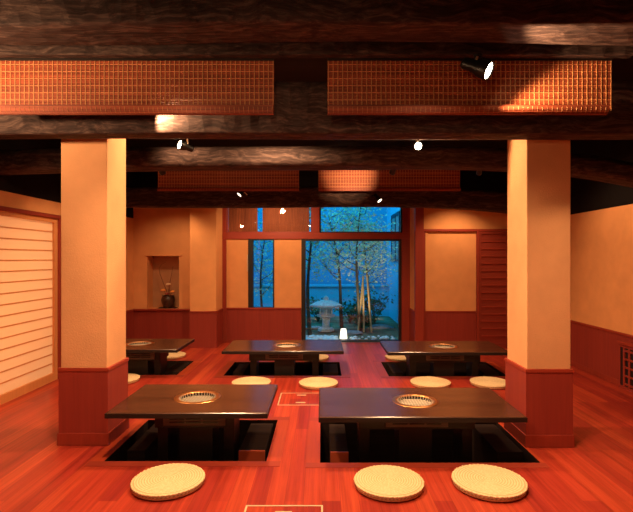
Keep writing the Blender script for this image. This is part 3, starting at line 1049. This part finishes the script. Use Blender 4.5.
# stone lantern
lp = px(326, 331, 10.0)
t = thing('stone_lantern', 'grey stone lantern with a broad cap seen through the picture window', 'lantern', (lp.x, 10.0, GZ))
MB().lathe([(0.0005, 0), (0.17, 0), (0.17, 0.05), (0.12, 0.08), (0.0005, 0.08)], 6, caps=False, smooth=False).build('base', 'stone', t)
MB().lathe([(0.0005, 0.08), (0.085, 0.08), (0.075, 0.15), (0.085, 0.27), (0.0005, 0.27)], 16, caps=False).build('post', 'stone', t)
MB().lathe([(0.0005, 0.27), (0.10, 0.27), (0.19, 0.31), (0.19, 0.345), (0.0005, 0.345)], 6, caps=False, smooth=False).build('platform', 'stone', t)
m = MB()
for k in range(6):
    a = 2 * PI * k / 6 + PI / 6
    a2 = a + PI / 3
    p0, p1 = Vector((0.135 * math.cos(a), 0.135 * math.sin(a), 0)), Vector((0.135 * math.cos(a2), 0.135 * math.sin(a2), 0))
    m.tube([p0 + Vector((0, 0, 0.345)), p0 + Vector((0, 0, 0.50))], 0.022, 6)
    for zz in (0.358, 0.488):
        m.tube([p0 + Vector((0, 0, zz)), p1 + Vector((0, 0, zz))], 0.02, 6)
m.lathe([(0.0005, 0.345), (0.09, 0.345), (0.09, 0.50), (0.0005, 0.50)], 6, caps=False, smooth=False)
m.build('light_box', 'stone', t)
MB().lathe([(0.0005, 0.50), (0.29, 0.50), (0.33, 0.525), (0.325, 0.55), (0.22, 0.60), (0.10, 0.64), (0.0005, 0.65)], 6, caps=False, smooth=False).build('cap', 'stone', t)
MB().lathe([(0.0005, 0.64), (0.05, 0.645), (0.06, 0.675), (0.04, 0.71), (0.0005, 0.74)], 14, caps=False).build('finial', 'stone', t)

# small paper lamp on the cobbles
lp = px(343.5, 341, 8.95)
t = thing('paper_lamp', 'small lit white paper lamp standing just outside the picture window', 'lamp', (lp.x, 8.95, GZ))
MB().lathe([(0.0005, 0.0), (0.075, 0.0), (0.075, 0.02), (0.0005, 0.02)], 20, caps=False).build('base', 'darkstone', t)
MB().lathe([(0.072, 0.02), (0.050, 0.20), (0.047, 0.20), (0.0005, 0.198)], 20, caps=False).build('lamp_shade', 'lampshade', t)

rnd = random.Random(11)
m = MB()
for k in range(150):
    x = rnd.uniform(-0.35, 0.30) if k < 125 else rnd.uniform(0.5, 1.4)
    y = rnd.uniform(8.75, 9.25)
    m.ico((x, y, GZ + 0.012), rnd.uniform(0.022, 0.055), 1, (1, 0.9, 0.6), rnd, 0.3)
tag(m.build('cobbles', 'pebble'), 'white rounded cobbles along the foot of the picture window', 'cobbles', None, 'stuff')
for lab, u, v, r in (('flat grey stepping stone beside the stone lantern', 312.5, 328, 0.20), ('flat grey stepping stone near the right garden wall', 380, 327, 0.26), ('flat grey stepping stone under the tripod of stakes', 352, 333, 0.22)):
    d = FOC * (CAM_H - GZ) / (v - VY)
    o = MB().ico((0, 0, 0), r, 3, (1, 0.7, 0.22), rnd, 0.35).build('stepping_stone', 'darkstone', None, loc=(ux(u, d), d, GZ + 0.0))
    tag(o, lab, 'stone', 'stepping stones in the garden')


def leaves(m, centers, n, spread, size, rr):
    for k in range(n):
        c = rr.choice(centers)
        q = Vector(c) + Vector((rr.gauss(0, spread), rr.gauss(0, spread), rr.gauss(0, spread * 0.7)))
        a = Vector((rr.uniform(-1, 1), rr.uniform(-1, 1), rr.uniform(-0.6, 0.6))).normalized()
        b = a.orthogonal().normalized()
        b = (b * math.cos(k) + a.cross(b) * math.sin(k))
        s = size * rr.uniform(0.6, 1.3)
        nrm = a.cross(b) * s * 0.12
        m._add([q - a * s, q + b * s * 0.42 + nrm, q + a * s, q - b * s * 0.42 + nrm], [(0, 1, 2), (0, 2, 3)])


def tree(label, u, v0, d, top, rad, seed, leafmat, nleaf, spread, nb=9, name='tree', low=0.4, size=0.045, group='slender trees in the garden'):
    """trunk base seen at pixel (u, v0), crown tip near pixel top=(u, v)"""
    rr = random.Random(seed)
    base = Vector((ux(u, d), d, GZ - 0.03))
    tip = px(top[0], top[1], d) - base
    t = thing(name, label, 'tree' if name == 'tree' else 'shrub', tuple(base), group)
    m = MB()
    n = 9
    tp = []
    for i in range(n):
        f = i / (n - 1)
        tp.append(Vector((tip.x * f + 0.05 * math.sin(f * 5 + seed), 0.06 * math.sin(f * 4 + seed * 2), tip.z * f)))
    m.tube(tp, [rad * (1 - 0.75 * i / (n - 1)) for i in range(n)], 8)
    ends = []
    for k in range(nb):
        f = low + (1 - low) * (k + 0.5) / nb
        i = min(n - 2, int(f * (n - 1)))
        s = tp[i].lerp(tp[i + 1], f * (n - 1) - i)
        a = rr.uniform(0, 2 * PI)
        L = rr.uniform(0.25, 0.6) * (1.25 - f * 0.6)
        e = s + Vector((math.cos(a) * L, math.sin(a) * L * 0.7, L * rr.uniform(0.3, 0.9)))
        mid = (s + e) / 2 + Vector((0, 0, -0.04))
        m.tube([s, mid, e], [rad * 0.35, rad * 0.22, rad * 0.1], 5)
        ends += [mid, e, e]
        for q in range(2):
            e2 = e + Vector((rr.uniform(-0.25, 0.25), rr.uniform(-0.2, 0.2), rr.uniform(-0.05, 0.25)))
            m.tube([mid.lerp(e, 0.6), e2], [rad * 0.15, rad * 0.06], 4)
            ends.append(e2)
    m.build('trunk', 'bark', t)
    f = MB()
    leaves(f, ends, nleaf, spread, size, rr)
    f.v = [(min(v[0], 1.70 - base.x), v[1], max(v[2], 0.15)) for v in f.v]
    f.build('foliage', leafmat, t)['kind'] = 'stuff'
    return t


tree('slender dark tree at the left edge of the picture window', 309.5, 330, 9.7, (311, 205), 0.045, 3, 'leafa', 700, 0.14)
tree('slender tree leaning left behind the stone lantern', 344, 331, 10.4, (330, 215), 0.042, 5, 'leafa', 1300, 0.20, 12, size=0.036)
tree('slender upright tree in the middle of the picture window', 357, 333, 10.1, (360, 205), 0.040, 8, 'leafa', 1500, 0.20, 12, size=0.036)
tree('pale leafed tree tied to the tripod of stakes', 368, 330, 10.6, (366, 225), 0.035, 13, 'leafa', 1700, 0.20, 12, low=0.35, size=0.036)
tree('small tree seen through the slit window', 262, 330, 10.2, (264, 225), 0.032, 21, 'leafa', 900, 0.17, 10, low=0.3, size=0.036)
for lab, u, v, d, h, sd in (('low dark shrub left of the stone lantern', 318, 320, 11.6, 0.55, 31), ('low dark shrub between the slender trees', 350, 322, 11.3, 0.5, 32),
                            ('broad dark shrub by the right garden wall', 374, 322, 11.2, 0.7, 33), ('small dark shrub right of the paper lamp', 362, 330, 10.3, 0.35, 34)):
    d0 = d
    rr = random.Random(sd)
    base = Vector((ux(u, d0), d0, GZ - 0.02))
    t = thing('garden_shrub', lab, 'shrub', tuple(base), 'low shrubs in the garden')
    m = MB()
    ends = []
    for k in range(14):
        a = rr.uniform(0, 2 * PI)
        e = Vector((math.cos(a) * h * rr.uniform(0.3, 0.7), math.sin(a) * h * 0.4, h * rr.uniform(0.5, 1.0)))
        m.tube([(0, 0, 0), e * 0.5 + Vector((0, 0, 0.05)), e], [0.01, 0.007, 0.003], 5)
        ends += [e, e * 0.7]
    m.build('stem', 'bark', t)
    f = MB()
    leaves(f, ends, 300, h * 0.17, 0.055, rr)
    f.build('foliage', 'leafb', t)['kind'] = 'stuff'
for lab, a, b in (('tan bamboo stake leaning right against the pale tree', (371.5, 322), (367, 275)), ('tan bamboo stake leaning left against the pale tree', (358, 333), (363.2, 276)),
                  ('upright tan bamboo stake in front of the pale tree', (364, 336), (363, 282))):
    d = 9.95
    p0, p1 = px(a[0], a[1], d), px(b[0], b[1], d + 0.35)
    p0.z = GZ - 0.02
    pts = [p0.lerp(p1, i / 6) - p0 for i in range(7)]
    m = MB()
    m.tube(pts, 0.021, 8)
    for i in range(1, 6):
        dv = (pts[i + 1] - pts[i - 1]).normalized() * 0.008
        m.tube([pts[i] - dv, pts[i] + dv], 0.0245, 8)
    tag(m.build('bamboo_stake', 'bamboo', None, loc=tuple(p0)), lab, 'stake', 'bamboo stakes holding the pale tree')

# ------------------------------------------------------------------ evening sky over the garden
W = bpy.data.worlds.new('evening_sky')
S.world = W
W.use_nodes = True
bg = W.node_tree.nodes['Background']
bg.inputs['Color'].default_value = (0.01, 0.40, 0.86, 1)
bg.inputs['Strength'].default_value = 1.0
SUN = bpy.data.lights.new('garden_daylight', 'AREA')
SUN.shape = 'RECTANGLE'
SUN.size, SUN.size_y = 4.5, 3.5
SUN.energy = 140
SUN.color = (0.06, 0.64, 1.0)
o = bpy.data.objects.new('garden_daylight', SUN)
C.objects.link(o)
o.location = (-0.9, 10.6, 5.2)

# ------------------------------------------------------------------ camera and view
cam = bpy.data.cameras.new('camera')
cam.sensor_width = 36.0
cam.lens = 36.0 * FOC / 633.0
cam.shift_x = -(VX - 316.5) / 633.0
cam.shift_y = (VY - 256.0) / 633.0
cam.clip_start = 0.05
co = bpy.data.objects.new('camera', cam)
C.objects.link(co)
co.location = (0, 0, CAM_H)
co.rotation_euler = (PI / 2, 0, 0)
S.camera = co
S.view_settings.view_transform = 'Standard'
S.view_settings.look = 'None'
S.view_settings.gamma = 1.0
S.view_settings.use_curve_mapping = False
S.view_settings.exposure = 0.75
S.cycles.use_denoising = True
S.cycles.max_bounces = 8
S.cycles.sample_clamp_indirect = 4.0
